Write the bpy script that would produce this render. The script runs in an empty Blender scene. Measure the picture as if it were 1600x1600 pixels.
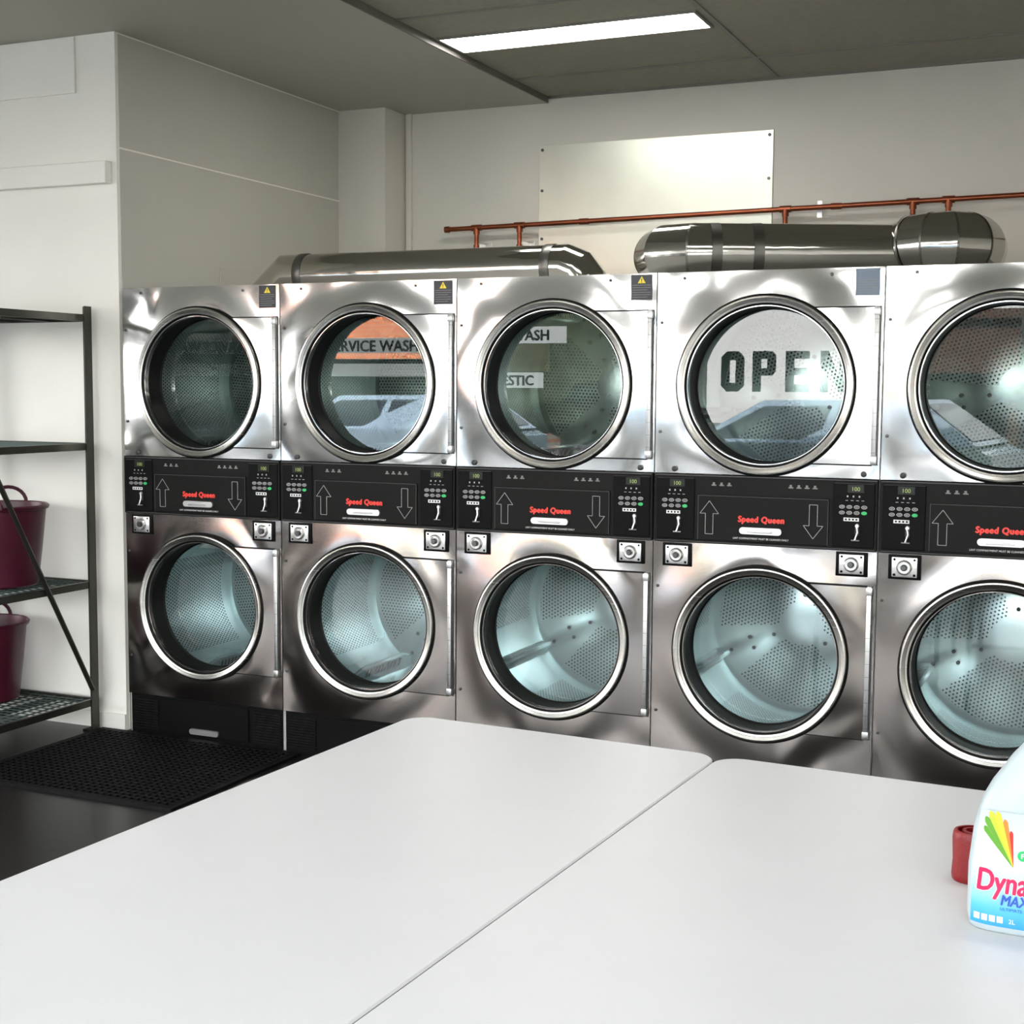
import bpy, bmesh, math, random
from mathutils import Vector, Matrix
random.seed(4)
scn=bpy.context.scene
COL=scn.collection
pi=math.pi

# ---------------------------------------------------------------- materials
def newmat(name):
    m=bpy.data.materials.new(name); m.use_nodes=True
    nt=m.node_tree; b=nt.nodes["Principled BSDF"]
    return m,nt,b
def N(nt,t,**k):
    n=nt.nodes.new(t)
    for a,v in k.items(): setattr(n,a,v)
    return n
def simple(name,col,rough=.5,metal=0.,var=.04,scale=8.,bump=0.,bscale=60.,emit=None,estr=0.,spec=None,coat=0.):
    m,nt,b=newmat(name)
    tc=N(nt,"ShaderNodeTexCoord"); nz=N(nt,"ShaderNodeTexNoise"); nz.inputs["Scale"].default_value=scale
    nz.inputs["Detail"].default_value=4
    nt.links.new(tc.outputs["Object"],nz.inputs["Vector"])
    cr=N(nt,"ShaderNodeValToRGB")
    c=[max(0,x*(1-var)) for x in col]; d=[min(1,x*(1+var)) for x in col]
    cr.color_ramp.elements[0].position=.3; cr.color_ramp.elements[1].position=.7
    cr.color_ramp.elements[0].color=(*c,1); cr.color_ramp.elements[1].color=(*d,1)
    nt.links.new(nz.outputs["Fac"],cr.inputs["Fac"]); nt.links.new(cr.outputs["Color"],b.inputs["Base Color"])
    b.inputs["Roughness"].default_value=rough; b.inputs["Metallic"].default_value=metal
    if spec is not None: b.inputs["Specular IOR Level"].default_value=spec
    if coat: b.inputs["Coat Weight"].default_value=coat
    if bump:
        n2=N(nt,"ShaderNodeTexNoise"); n2.inputs["Scale"].default_value=bscale; n2.inputs["Detail"].default_value=3
        nt.links.new(tc.outputs["Object"],n2.inputs["Vector"])
        bp=N(nt,"ShaderNodeBump"); bp.inputs["Strength"].default_value=1; bp.inputs["Distance"].default_value=bump
        nt.links.new(n2.outputs["Fac"],bp.inputs["Height"]); nt.links.new(bp.outputs["Normal"],b.inputs["Normal"])
    if emit is not None:
        b.inputs["Emission Color"].default_value=(*emit,1); b.inputs["Emission Strength"].default_value=estr
    return m
def steel(name,col,rough,dist,sc,dish=None):
    m,nt,b=newmat(name)
    tc=N(nt,"ShaderNodeTexCoord"); oi=N(nt,"ShaderNodeObjectInfo")
    mul=N(nt,"ShaderNodeMath",operation='MULTIPLY'); mul.inputs[1].default_value=37.
    nt.links.new(oi.outputs["Random"],mul.inputs[0])
    add=N(nt,"ShaderNodeVectorMath",operation='ADD')
    nt.links.new(tc.outputs["Object"],add.inputs[0]); nt.links.new(mul.outputs[0],add.inputs[1])
    nz=N(nt,"ShaderNodeTexNoise"); nz.inputs["Scale"].default_value=sc; nz.inputs["Detail"].default_value=0.8
    nz.inputs["Distortion"].default_value=.9
    nt.links.new(add.outputs[0],nz.inputs["Vector"])
    bp=N(nt,"ShaderNodeBump"); bp.inputs["Strength"].default_value=1; bp.inputs["Distance"].default_value=dist
    nt.links.new(nz.outputs["Fac"],bp.inputs["Height"])
    last=bp
    if dish:
        cx,cz,amp=dish
        sb=N(nt,"ShaderNodeVectorMath",operation='SUBTRACT'); sb.inputs[1].default_value=(cx,0,cz); nt.links.new(tc.outputs["Object"],sb.inputs[0])
        ml=N(nt,"ShaderNodeVectorMath",operation='MULTIPLY'); ml.inputs[1].default_value=(1,0,1); nt.links.new(sb.outputs[0],ml.inputs[0])
        ln=N(nt,"ShaderNodeVectorMath",operation='LENGTH'); nt.links.new(ml.outputs[0],ln.inputs[0])
        ad=N(nt,"ShaderNodeMath",operation='MULTIPLY_ADD'); nt.links.new(nz.outputs["Fac"],ad.inputs[0]); ad.inputs[1].default_value=.24; nt.links.new(ln.outputs["Value"],ad.inputs[2])
        mr=N(nt,"ShaderNodeMapRange",interpolation_type='SMOOTHERSTEP'); mr.inputs["From Min"].default_value=.39; mr.inputs["From Max"].default_value=.60
        mr.inputs["To Min"].default_value=1; mr.inputs["To Max"].default_value=0
        nt.links.new(ad.outputs[0],mr.inputs["Value"])
        b2=N(nt,"ShaderNodeBump"); b2.inputs["Distance"].default_value=amp; nt.links.new(mr.outputs[0],b2.inputs["Height"]); nt.links.new(bp.outputs["Normal"],b2.inputs["Normal"])
        last=b2
    nt.links.new(last.outputs["Normal"],b.inputs["Normal"])
    b.inputs["Base Color"].default_value=(*col,1); b.inputs["Metallic"].default_value=1
    mp=N(nt,"ShaderNodeMapping"); mp.inputs["Scale"].default_value=(4,4,400)
    nt.links.new(tc.outputs["Object"],mp.inputs["Vector"])
    n3=N(nt,"ShaderNodeTexNoise"); n3.inputs["Scale"].default_value=1
    nt.links.new(mp.outputs[0],n3.inputs["Vector"])
    mr=N(nt,"ShaderNodeMapRange"); mr.inputs["To Min"].default_value=rough*.85; mr.inputs["To Max"].default_value=rough*1.2
    nt.links.new(n3.outputs["Fac"],mr.inputs["Value"]); nt.links.new(mr.outputs[0],b.inputs["Roughness"])
    return m
def perforated(name,col,hole,s=.016,rad=.27,metal=.5,rough=.35):
    m,nt,b=newmat(name)
    uv=N(nt,"ShaderNodeUVMap")
    def vm(op,a,val):
        n=N(nt,"ShaderNodeVectorMath",operation=op); nt.links.new(a,n.inputs[0])
        if val is not None: n.inputs[1].default_value=val
        return n.outputs[0]
    P=vm('MULTIPLY',uv.outputs[0],(1/s,1/s,0))
    s3=math.sqrt(3)
    ds=[]
    for off in ((0,0,0),(.5,s3/2,0)):
        q=vm('ADD',P,off); q=vm('MULTIPLY',q,(1,1/s3,0)); q=vm('FRACTION',q,None); q=vm('SUBTRACT',q,(.5,.5,0)); q=vm('MULTIPLY',q,(1,s3,0))
        n=N(nt,"ShaderNodeVectorMath",operation='LENGTH'); nt.links.new(q,n.inputs[0]); ds.append(n.outputs["Value"])
    mn=N(nt,"ShaderNodeMath",operation='MINIMUM'); nt.links.new(ds[0],mn.inputs[0]); nt.links.new(ds[1],mn.inputs[1])
    lt=N(nt,"ShaderNodeMath",operation='LESS_THAN'); nt.links.new(mn.outputs[0],lt.inputs[0]); lt.inputs[1].default_value=rad
    mx=N(nt,"ShaderNodeMix",data_type='RGBA'); nt.links.new(lt.outputs[0],mx.inputs["Factor"])
    mx.inputs["A"].default_value=(*col,1); mx.inputs["B"].default_value=(*hole,1)
    nt.links.new(mx.outputs["Result"],b.inputs["Base Color"])
    inv=N(nt,"ShaderNodeMath",operation='MULTIPLY_ADD'); nt.links.new(lt.outputs[0],inv.inputs[0]); inv.inputs[1].default_value=-metal; inv.inputs[2].default_value=metal
    nt.links.new(inv.outputs[0],b.inputs["Metallic"]); b.inputs["Roughness"].default_value=rough
    return m
def glass(name,tint,fac_add,fac_mul=1.,rough=0.):
    m=bpy.data.materials.new(name); m.use_nodes=True; nt=m.node_tree; nt.nodes.clear()
    out=N(nt,"ShaderNodeOutputMaterial"); tr=N(nt,"ShaderNodeBsdfTransparent"); tr.inputs[0].default_value=(*tint,1)
    gl=N(nt,"ShaderNodeBsdfGlossy"); gl.inputs["Roughness"].default_value=rough
    fr=N(nt,"ShaderNodeFresnel"); fr.inputs[0].default_value=1.5
    ma=N(nt,"ShaderNodeMath",operation='MULTIPLY_ADD'); ma.inputs[1].default_value=fac_mul; ma.inputs[2].default_value=fac_add
    nt.links.new(fr.outputs[0],ma.inputs[0])
    mx=N(nt,"ShaderNodeMixShader"); nt.links.new(ma.outputs[0],mx.inputs[0]); nt.links.new(tr.outputs[0],mx.inputs[1]); nt.links.new(gl.outputs[0],mx.inputs[2])
    nt.links.new(mx.outputs[0],out.inputs[0])
    return m
W=.797
CX=.396
M={}
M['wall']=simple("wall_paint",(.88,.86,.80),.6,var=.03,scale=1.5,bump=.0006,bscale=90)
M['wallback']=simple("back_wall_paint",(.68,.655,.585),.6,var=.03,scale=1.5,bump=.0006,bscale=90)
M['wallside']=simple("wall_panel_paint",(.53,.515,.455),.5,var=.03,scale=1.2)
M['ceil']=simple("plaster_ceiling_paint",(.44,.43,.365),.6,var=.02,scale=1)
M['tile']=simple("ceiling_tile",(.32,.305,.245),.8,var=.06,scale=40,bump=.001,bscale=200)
M['tbar']=simple("ceiling_grid_metal",(.20,.19,.16),.5)
M['darktrim']=simple("dark_edge_trim",(.15,.14,.12),.5)
M['floor']=simple("dark_vinyl_floor",(.012,.012,.011),.28,var=.25,scale=2.5,bump=.0004,bscale=15,spec=.28)
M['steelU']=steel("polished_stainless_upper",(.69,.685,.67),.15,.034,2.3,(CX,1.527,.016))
M['steelL']=steel("polished_stainless_lower",(.29,.26,.24),.17,.032,2.3,(CX,.577,.015))  # same stainless as the upper, dark floor reflection put into the colour
M['ring']=steel("brushed_ring_steel",(.52,.50,.46),.25,.001,6)
M['hinge']=simple("satin_hinge_steel",(.50,.50,.49),.35,1.)
M['cab']=simple("painted_cabinet_grey",(.45,.45,.44),.4)
M['gasket']=simple("black_rubber",(.006,.006,.006),.6,spec=.2)
M['tunnel']=simple("black_door_liner",(.004,.005,.004),.5,spec=.15)
M['black']=simple("black_satin_panel",(.0065,.006,.0055),.45,spec=.11)
M['black2']=simple("black_matte_plastic",(.0035,.0035,.0035),.5,spec=.08)
M['edge']=simple("panel_edge_grey",(.06,.06,.06),.5)
M['white']=simple("white_print",(.70,.70,.68),.5)
M['key']=simple("keypad_outline_print",(.42,.42,.41),.5)
M['grey']=simple("grey_print",(.20,.20,.19),.5)
M['red']=simple("red_lettering",(.75,.03,.015),.4,emit=(.8,.03,.01),estr=.10)
M['green']=simple("green_button",(.02,.45,.12),.4)
M['lcd']=simple("display_glass",(.012,.016,.010),.3,spec=.2)
M['digit']=simple("lit_digits",(.25,.33,.1),.4,emit=(.5,.6,.15),estr=.15)
M['yellow']=simple("yellow_print",(.85,.65,.03),.5)
M['navy']=simple("dark_warning_label",(.015,.018,.025),.4)
M['bluegrey']=simple("blue_grey_label",(.13,.18,.24),.4)
M['silver']=simple("silver_handle",(.70,.69,.67),.28,.85)
M['screw']=simple("dark_screw",(.10,.10,.10),.35,.8)
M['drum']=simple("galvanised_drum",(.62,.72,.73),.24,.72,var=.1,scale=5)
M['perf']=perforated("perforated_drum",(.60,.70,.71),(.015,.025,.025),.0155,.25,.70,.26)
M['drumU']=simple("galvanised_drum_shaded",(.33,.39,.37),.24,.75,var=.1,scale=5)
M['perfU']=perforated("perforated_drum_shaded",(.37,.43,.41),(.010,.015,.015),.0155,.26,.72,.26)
M['bolt']=simple("dark_bolt",(.02,.02,.02),.4)
M['dglass']=glass("door_glass",(.96,1.,.99),.015,1.1)
M['wglass']=glass("window_glass",(1,1,1),.0,1.0)
M['galv']=steel("galvanised_duct",(.55,.535,.49),.10,.002,6)
M['galvband']=simple("duct_band",(.16,.155,.14),.35,.9)
M['sheet']=simple("galvanised_sheet",(.72,.73,.64),.33,.72,var=.05,scale=4,bump=.0015,bscale=4)
M['copper']=simple("copper_pipe",(.30,.085,.04),.34,.85,var=.15)
M['rack']=simple("gunmetal_shelving",(.055,.055,.045),.35,.7,var=.1)
M['mesh']=simple("wire_shelf_mesh",(.07,.10,.09),.4,.6)
M['plum']=simple("plum_plastic",(.065,.005,.018),.38,var=.08)
M['mat']=simple("black_rubber_mat",(.005,.005,.005),.6,bump=.002,bscale=300,spec=.12)
M['table']=simple("white_laminate",(.655,.66,.665),.36,var=.01,bump=.0002,bscale=400)
M['tedge']=simple("table_edge",(.36,.36,.35),.4)
M['leg']=simple("grey_steel_leg",(.25,.25,.26),.4,.6)
M['bottle']=simple("pale_blue_plastic",(.42,.49,.51),.38,var=.02)
M['frame']=simple("window_frame_aluminium",(.10,.10,.10),.4,.5)
M['redleather']=simple("red_leather",(.20,.003,.005),.5,bump=.001,bscale=120)
M['troffer']=simple("light_diffuser",(.9,.9,.9),.5,emit=(1,.98,.95),estr=20)
M['asphalt']=simple("asphalt",(.10,.10,.10),.9,scale=3)
M['carpaint']=simple("silver_blue_car_paint",(.30,.40,.50),.25,.5,coat=.5)
M['cardark']=simple("car_window",(.02,.03,.04),.05)
M['tyre']=simple("tyre_rubber",(.02,.02,.02),.8)
M['shopwhite']=simple("shopfront_paint",(.55,.55,.52),.6)
M['signwhite']=simple("white_vinyl_daylight_glow",(.85,.85,.83),.5,emit=(.96,1,.98),estr=7.)  # plain vinyl, not a lit sign; emission stands in for daylight behind it
M['signpale']=simple("pale_frosted_vinyl",(.6,.62,.60),.5,emit=(.96,1,.98),estr=3.2)  # daylight through the frosted strip is put in as a weaker glow
M['signdark']=simple("dark_vinyl_letters",(.01,.012,.012),.5)
M['leaf']=simple("foliage",(.03,.045,.02),.8,var=.5,scale=3)
M['khaki']=simple("poster_print",(.35,.36,.22),.6,var=.5,scale=14,emit=(.5,.5,.28),estr=2.0)  # poster is no light source; daylight behind it is added as emission
def brickmat(name,k):
    m,nt,b=newmat(name); tc=N(nt,"ShaderNodeTexCoord"); mp=N(nt,"ShaderNodeMapping"); mp.inputs["Rotation"].default_value=(pi/2,0,0)
    br=N(nt,"ShaderNodeTexBrick"); br.inputs["Color1"].default_value=(.62*k,.20*k,.08*k,1); br.inputs["Color2"].default_value=(.52*k,.15*k,.06*k,1)
    br.inputs["Mortar"].default_value=(.4*k,.36*k,.3*k,1); br.inputs["Scale"].default_value=2.5
    nt.links.new(tc.outputs["Object"],mp.inputs[0]); nt.links.new(mp.outputs[0],br.inputs["Vector"]); nt.links.new(br.outputs["Color"],b.inputs["Base Color"])
    b.inputs["Roughness"].default_value=.85
    return m
M['brick']=brickmat("red_brick",1.15); M['brickdark']=brickmat("dark_red_brick",.09)
def labelmat():
    m,nt,b=newmat("printed_label"); tc=N(nt,"ShaderNodeTexCoord"); sp=N(nt,"ShaderNodeSeparateXYZ")
    nt.links.new(tc.outputs["Object"],sp.inputs[0])
    mr=N(nt,"ShaderNodeMapRange"); mr.inputs["From Min"].default_value=.012; mr.inputs["From Max"].default_value=.185
    nt.links.new(sp.outputs["Z"],mr.inputs["Value"])
    cr=N(nt,"ShaderNodeValToRGB"); e=cr.color_ramp.elements
    e[0].position=0; e[0].color=(.02,.25,.58,1); e[1].position=1; e[1].color=(.42,.49,.51,1)
    for p,c in ((.15,(.08,.40,.68,1)),(.36,(.40,.60,.70,1)),(.6,(.60,.64,.65,1))):
        x=e.new(p); x.color=c
    nt.links.new(mr.outputs[0],cr.inputs[0]); nt.links.new(cr.outputs[0],b.inputs["Base Color"]); b.inputs["Roughness"].default_value=.35
    return m
M['label']=labelmat()
M['magenta']=simple("magenta_print",(.62,.008,.08),.4)
M['blue']=simple("blue_print",(.02,.08,.40),.4)
M['lgreen']=simple("leaf_green_print",(.10,.30,.02),.4)
M['lime']=simple("lime_print",(.45,.55,.03),.4)
M['orange']=simple("orange_print",(.80,.20,.02),.4)
M['red2']=simple("red_print",(.65,.02,.015),.4)

# ---------------------------------------------------------------- mesh helpers
def mk(name,verts,faces,mats,parent=None,smooth=False,fm=None,uvs=None,loc=(0,0,0),label=None,sharp=35):
    me=bpy.data.meshes.new(name); me.from_pydata([tuple(v) for v in verts],[],faces)
    if not isinstance(mats,(list,tuple)): mats=[mats]
    for m in mats: me.materials.append(m)
    if fm: me.polygons.foreach_set("material_index",fm)
    if uvs is not None:
        ul=me.uv_layers.new(name="UVMap")
        for i,p in enumerate(me.polygons):
            for k,li in enumerate(p.loop_indices): ul.data[li].uv=uvs[i][k]
    me.update()
    if smooth:
        me.polygons.foreach_set("use_smooth",[True]*len(me.polygons))
        me.set_sharp_from_angle(angle=math.radians(sharp))
    o=bpy.data.objects.new(name,me); COL.objects.link(o); o.location=loc
    if parent: o.parent=parent
    if label: o["label"]=label
    return o
class G:
    """geometry collector"""
    def __init__(s): s.v=[];s.f=[];s.m=[]
    def add(s,v,f,m=0):
        b=len(s.v); s.v+= [tuple(x) for x in v]; s.f+=[tuple(i+b for i in q) for q in f]; s.m+=[m]*len(f); return s
    def box(s,x0,x1,y0,y1,z0,z1,m=0,bev=0):
        if bev<=0:
            v=[(x0,y0,z0),(x1,y0,z0),(x1,y1,z0),(x0,y1,z0),(x0,y0,z1),(x1,y0,z1),(x1,y1,z1),(x0,y1,z1)]
            return s.add(v,[(3,2,1,0),(4,5,6,7),(0,1,5,4),(1,2,6,5),(2,3,7,6),(3,0,4,7)],m)
        bm=bmesh.new(); r=bmesh.ops.create_cube(bm,size=1)
        for q in bm.verts: q.co=Vector(((x0+x1)/2+q.co.x*(x1-x0),(y0+y1)/2+q.co.y*(y1-y0),(z0+z1)/2+q.co.z*(z1-z0)))
        bmesh.ops.bevel(bm,geom=bm.edges[:],offset=bev,segments=2,profile=.5,affect='EDGES')
        bm.verts.index_update(); v=[tuple(q.co) for q in bm.verts]; f=[tuple(q.index for q in p.verts) for p in bm.faces]; bm.free()
        return s.add(v,f,m)
    def prism(s,poly,a0,a1,axis='y',m=0):
        n=len(poly)
        def P(u,w,a): return {'y':(u,a,w),'z':(u,w,a),'x':(a,u,w)}[axis]
        v=[P(u,w,a0) for u,w in poly]+[P(u,w,a1) for u,w in poly]
        f=[tuple(range(n)),tuple(range(2*n-1,n-1,-1))]+[(i,i+n,(i+1)%n+n,(i+1)%n) for i in range(n)]
        return s.add(v,f,m)
    def lathe(s,prof,c=(0,0,0),axis='y',seg=48,m=0,closed=False,sx=1,sy=1):
        n=len(prof); v=[]
        for k in range(seg):
            t=2*pi*k/seg
            for r,a in prof:
                u,w=r*math.cos(t)*sx,r*math.sin(t)*sy
                v.append({'y':(c[0]+u,c[1]+a,c[2]+w),'z':(c[0]+u,c[1]+w,c[2]+a),'x':(c[0]+a,c[1]+u,c[2]+w)}[axis])
        f=[]
        for k in range(seg):
            k2=(k+1)%seg
            for i in range(n-1): f.append((k*n+i,k2*n+i,k2*n+i+1,k*n+i+1))
            if closed: f.append((k*n+n-1,k2*n+n-1,k2*n,k*n))
        return s.add(v,f,m)
    def disc(s,r,c,axis='y',seg=24,m=0):
        v=[]
        for k in range(seg):
            t=2*pi*k/seg; u,w=r*math.cos(t),r*math.sin(t)
            v.append({'y':(c[0]+u,c[1],c[2]+w),'z':(c[0]+u,c[1]+w,c[2]),'x':(c[0],c[1]+u,c[2]+w)}[axis])
        return s.add(v,[tuple(range(seg))],m)
    def tube(s,path,r,seg=16,m=0,cap=True):
        path=[Vector(p) for p in path]; n=len(path)
        rs=r if isinstance(r,(list,tuple)) else [r]*n
        T=[]
        for i in range(n):
            a=(path[i]-path[i-1]).normalized() if i>0 else None
            b=(path[i+1]-path[i]).normalized() if i<n-1 else None
            T.append((a+b).normalized() if a and b else (a or b))
        up=Vector((0,0,1)) if abs(T[0].z)<.9 else Vector((1,0,0))
        u=T[0].cross(up).normalized(); v=[]
        for i in range(n):
            if i>0:
                q=T[i-1].rotation_difference(T[i]); u=q@u
            w=T[i].cross(u).normalized()
            a=(path[i]-path[i-1]).normalized() if i>0 else T[i]
            k=1/max(.5,abs(a.dot(T[i])))
            for j in range(seg):
                t=2*pi*j/seg; v.append(path[i]+(u*math.cos(t)+w*math.sin(t))*rs[i]*(1+(k-1)*.5))
        f=[]
        for i in range(n-1):
            for j in range(seg):
                j2=(j+1)%seg; f.append((i*seg+j,i*seg+j2,(i+1)*seg+j2,(i+1)*seg+j))
        if cap: f.append(tuple(range(seg-1,-1,-1))); f.append(tuple((n-1)*seg+j for j in range(seg)))
        return s.add(v,f,m)
    def ringplate(s,cx,cz,rin,routf,extra,y0,y1,seg=96,m=0):
        ang=sorted(set([2*pi*k/seg for k in range(seg)]+[a%(2*pi) for a in extra])); n=len(ang); v=[]
        for a in ang:
            ro=routf(a); c,d=math.cos(a),math.sin(a)
            v+=[(cx+rin*c,y0,cz+rin*d),(cx+ro*c,y0,cz+ro*d),(cx+ro*c,y1,cz+ro*d),(cx+rin*c,y1,cz+rin*d)]
        f=[]
        for k in range(n):
            a=4*k;b=4*((k+1)%n)
            for i in range(4):
                j=(i+1)%4; f.append((a+i,a+j,b+j,b+i))
        return s.add(v,f,m)
    def obj(s,name,mats,parent=None,smooth=False,loc=(0,0,0),label=None,sharp=35):
        o=mk(name,s.v,s.f,mats,parent,smooth,s.m,None,loc,label,sharp)
        bm=bmesh.new(); bm.from_mesh(o.data); bmesh.ops.recalc_face_normals(bm,faces=bm.faces[:]); bm.to_mesh(o.data); bm.free()
        if smooth: o.data.set_sharp_from_angle(angle=math.radians(sharp))
        return o
def rectray(a,b,c,d):
    def f(t):
        cx,sz=math.cos(t),math.sin(t); r=1e9
        if cx>1e-9: r=min(r,b/cx)
        if cx<-1e-9: r=min(r,-a/cx)
        if sz>1e-9: r=min(r,d/sz)
        if sz<-1e-9: r=min(r,-c/sz)
        return r
    return f,[math.atan2(d,b),math.atan2(d,-a),math.atan2(-c,-a),math.atan2(-c,b)]
def text(name,s,size,loc,mat,parent=None,rot=(pi/2,0,0),shear=0.,ext=.0004,align='LEFT',sx=1.,label=None,bold=0.,space=1.):
    c=bpy.data.curves.new(name,'FONT'); c.body=s; c.size=size; c.shear=shear; c.extrude=ext; c.align_x=align; c.resolution_u=3; c.space_character=space
    t=bpy.data.objects.new(name,c); COL.objects.link(t)
    dg=bpy.context.evaluated_depsgraph_get(); dg.update()
    me=bpy.data.meshes.new_from_object(t.evaluated_get(dg)); me.name=name
    bpy.data.objects.remove(t)
    bm=bmesh.new(); bm.from_mesh(me)
    bad=[q for q in bm.verts if q.co.y>size*1.3 or q.co.y<-size*.6]
    if bad: bmesh.ops.delete(bm,geom=bad,context='VERTS')
    bm.to_mesh(me); bm.free()
    if bold:
        bm=bmesh.new()
        k=0
        for dx,dy in ((0,0),(bold,0),(-bold,0),(0,bold*.7),(0,-bold*.7)):
            m2=me.copy(); m2.transform(Matrix.Translation((dx,dy,k*.00004))); bm.from_mesh(m2); bpy.data.meshes.remove(m2); k+=1
        bm.to_mesh(me); bm.free()
    me.materials.clear(); me.materials.append(mat)
    mt=Matrix.Translation(loc)@Matrix.Rotation(rot[2],4,'Z')@Matrix.Rotation(rot[1],4,'Y')@Matrix.Rotation(rot[0],4,'X')@Matrix.Diagonal((sx,1,1,1))
    me.transform(mt)
    o=bpy.data.objects.new(name,me); COL.objects.link(o)
    if parent: o.parent=parent
    if label: o["label"]=label
    return o
def empty(name,loc,label,cat,rotz=0,group=None):
    e=bpy.data.objects.new(name,None); COL.objects.link(e); e.location=loc; e.rotation_euler=(0,0,rotz); e.empty_display_size=.1
    e["label"]=label; e["category"]=cat
    if group: e["group"]=group
    return e
def top(o,label,cat,group=None):
    o["label"]=label; o["category"]=cat
    if group: o["group"]=group
    return o
def struct(o): o["kind"]="structure"; return o
def copy_tree(o,parent=None):
    n=o.copy(); COL.objects.link(n)
    if parent: n.parent=parent
    for c in list(o.children): copy_tree(c,n)
    return n

# ---------------------------------------------------------------- room
XL,XR,YF,YB,ZP,ZT=-3.5,6.6,-6.5,2.051,3.002,3.034
struct(G().box(XL-.2,XR+.2,YF-.2,YB+.2,-.15,0).obj("floor",[M['floor']]))
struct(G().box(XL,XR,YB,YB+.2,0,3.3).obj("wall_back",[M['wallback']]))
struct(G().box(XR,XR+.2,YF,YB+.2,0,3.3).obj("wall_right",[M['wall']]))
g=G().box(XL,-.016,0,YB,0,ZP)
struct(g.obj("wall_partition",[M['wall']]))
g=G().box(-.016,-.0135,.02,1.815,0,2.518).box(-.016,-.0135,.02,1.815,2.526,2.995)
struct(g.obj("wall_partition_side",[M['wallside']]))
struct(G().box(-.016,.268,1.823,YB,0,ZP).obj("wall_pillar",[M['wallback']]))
struct(G().box(.285,.315,YB-.02,YB,0,ZP).obj("trim_1",[M['wallback']]))
struct(G().box(XL-.2,1.11,YF-.2,YB+.2,ZP,3.3).obj("ceiling",[M['ceil']]))
struct(G().box(1.11,XR+.2,YF-.2,YB+.2,ZT,3.3).obj("ceiling_tiled",[M['tile']]))
struct(G().box(1.11,1.118,YF,YB,ZP,ZT).obj("trim_2",[M['darktrim']]))
g=G()
for k in range(8): 
    y=1.6-1.2*k
    if y>YF: g.box(1.122,XR,y-.010,y+.010,ZT-.006,ZT)
for x in (2.33,3.55,4.77,5.99): g.box(x-.010,x+.010,YF,YB,ZT-.0062,ZT)
g.box(1.122,XR,YB-.02,YB,ZT-.012,ZT)
struct(g.obj("trim_3",[M['tbar']]))
struct(G().box(XL,-.04,-.045,0,2.37,2.463,0,.004).obj("trim_4",[M['wall']]))
g=G().box(-.69,-.225,-.010,0,2.762,2.996,0,.002)
struct(g.obj("trim_5",[M['wall']]))
struct(G().box(-.0135,-.006,.72,1.10,1.7,2.075,0,.002).obj("trim_6",[M['wallside']]))
struct(G().box(XL,-.016,-.012,0,0,.07).obj("baseboard_partition",[M['wall']]))

# front wall with shop windows
g=G().box(XL,XR,YF-.15,YF,0,.45).box(XL,XR,YF-.15,YF,2.75,3.3)
struct(g.obj("wall_front",[M['wall']]))
wins=[(XL,-1.9),(-1.9,-.05),(-.05,.60),(.60,2.3),(2.3,4.3),(4.3,XR)]
for i,(a,b) in enumerate(wins):
    t=.04
    g=G().box(a,a+t,YF-.12,YF-.02,.45,2.75).box(b-t,b,YF-.12,YF-.02,.45,2.75).box(a+t,b-t,YF-.12,YF-.02,.45,.45+t).box(a+t,b-t,YF-.12,YF-.02,2.75-t,2.75)
    g.box(a+t,b-t,YF-.075,YF-.07,.45+t,2.75-t,1)
    struct(g.obj("window_%d"%(i+1),[M['frame'],M['wglass']]))
def portal(loc,rot,sx,sy):
    L=bpy.data.lights.new("daylight_portal",'AREA'); L.shape='RECTANGLE'; L.size=sx; L.size_y=sy
    L.cycles.is_portal=True
    lo=bpy.data.objects.new("daylight_portal",L); COL.objects.link(lo); lo.location=loc; lo.rotation_euler=rot
portal(((XL+XR)/2,YF-.155,1.6),(pi/2,0,0),XR-XL+.3,2.6)
ya,yb=-6.2,-1.0
g=G().box(XL-.2,XL,YF,ya,0,3.3).box(XL-.2,XL,yb,YB+.2,0,3.3).box(XL-.2,XL,ya,yb,0,.45).box(XL-.2,XL,ya,yb,2.75,3.3)
struct(g.obj("wall_left",[M['wall']]))
for i in range(3):  # unseen side windows, added to brighten the partition face
    a=ya+(yb-ya)*i/3; b=ya+(yb-ya)*(i+1)/3; t=.045
    g=G().box(XL-.12,XL-.02,a,a+t,.45,2.75).box(XL-.12,XL-.02,b-t,b,.45,2.75).box(XL-.12,XL-.02,a+t,b-t,.45,.45+t).box(XL-.12,XL-.02,a+t,b-t,2.75-t,2.75)
    g.box(XL-.075,XL-.07,a+t,b-t,.45+t,2.75-t,1)
    struct(g.obj("window_%d"%(i+7),[M['frame'],M['wglass']]))
portal((XL-.205,(ya+yb)/2,1.6),(pi/2,0,-pi/2),yb-ya+.4,2.6)
# window signs (read correctly from the street, and in the door-glass reflections)
ys=YF-.060
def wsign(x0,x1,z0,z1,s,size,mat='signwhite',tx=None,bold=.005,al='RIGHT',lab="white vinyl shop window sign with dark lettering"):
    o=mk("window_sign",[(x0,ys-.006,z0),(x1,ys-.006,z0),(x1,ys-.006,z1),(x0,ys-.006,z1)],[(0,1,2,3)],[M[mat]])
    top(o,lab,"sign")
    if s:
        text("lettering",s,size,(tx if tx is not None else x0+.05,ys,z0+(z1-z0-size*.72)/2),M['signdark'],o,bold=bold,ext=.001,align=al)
    return o
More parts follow.
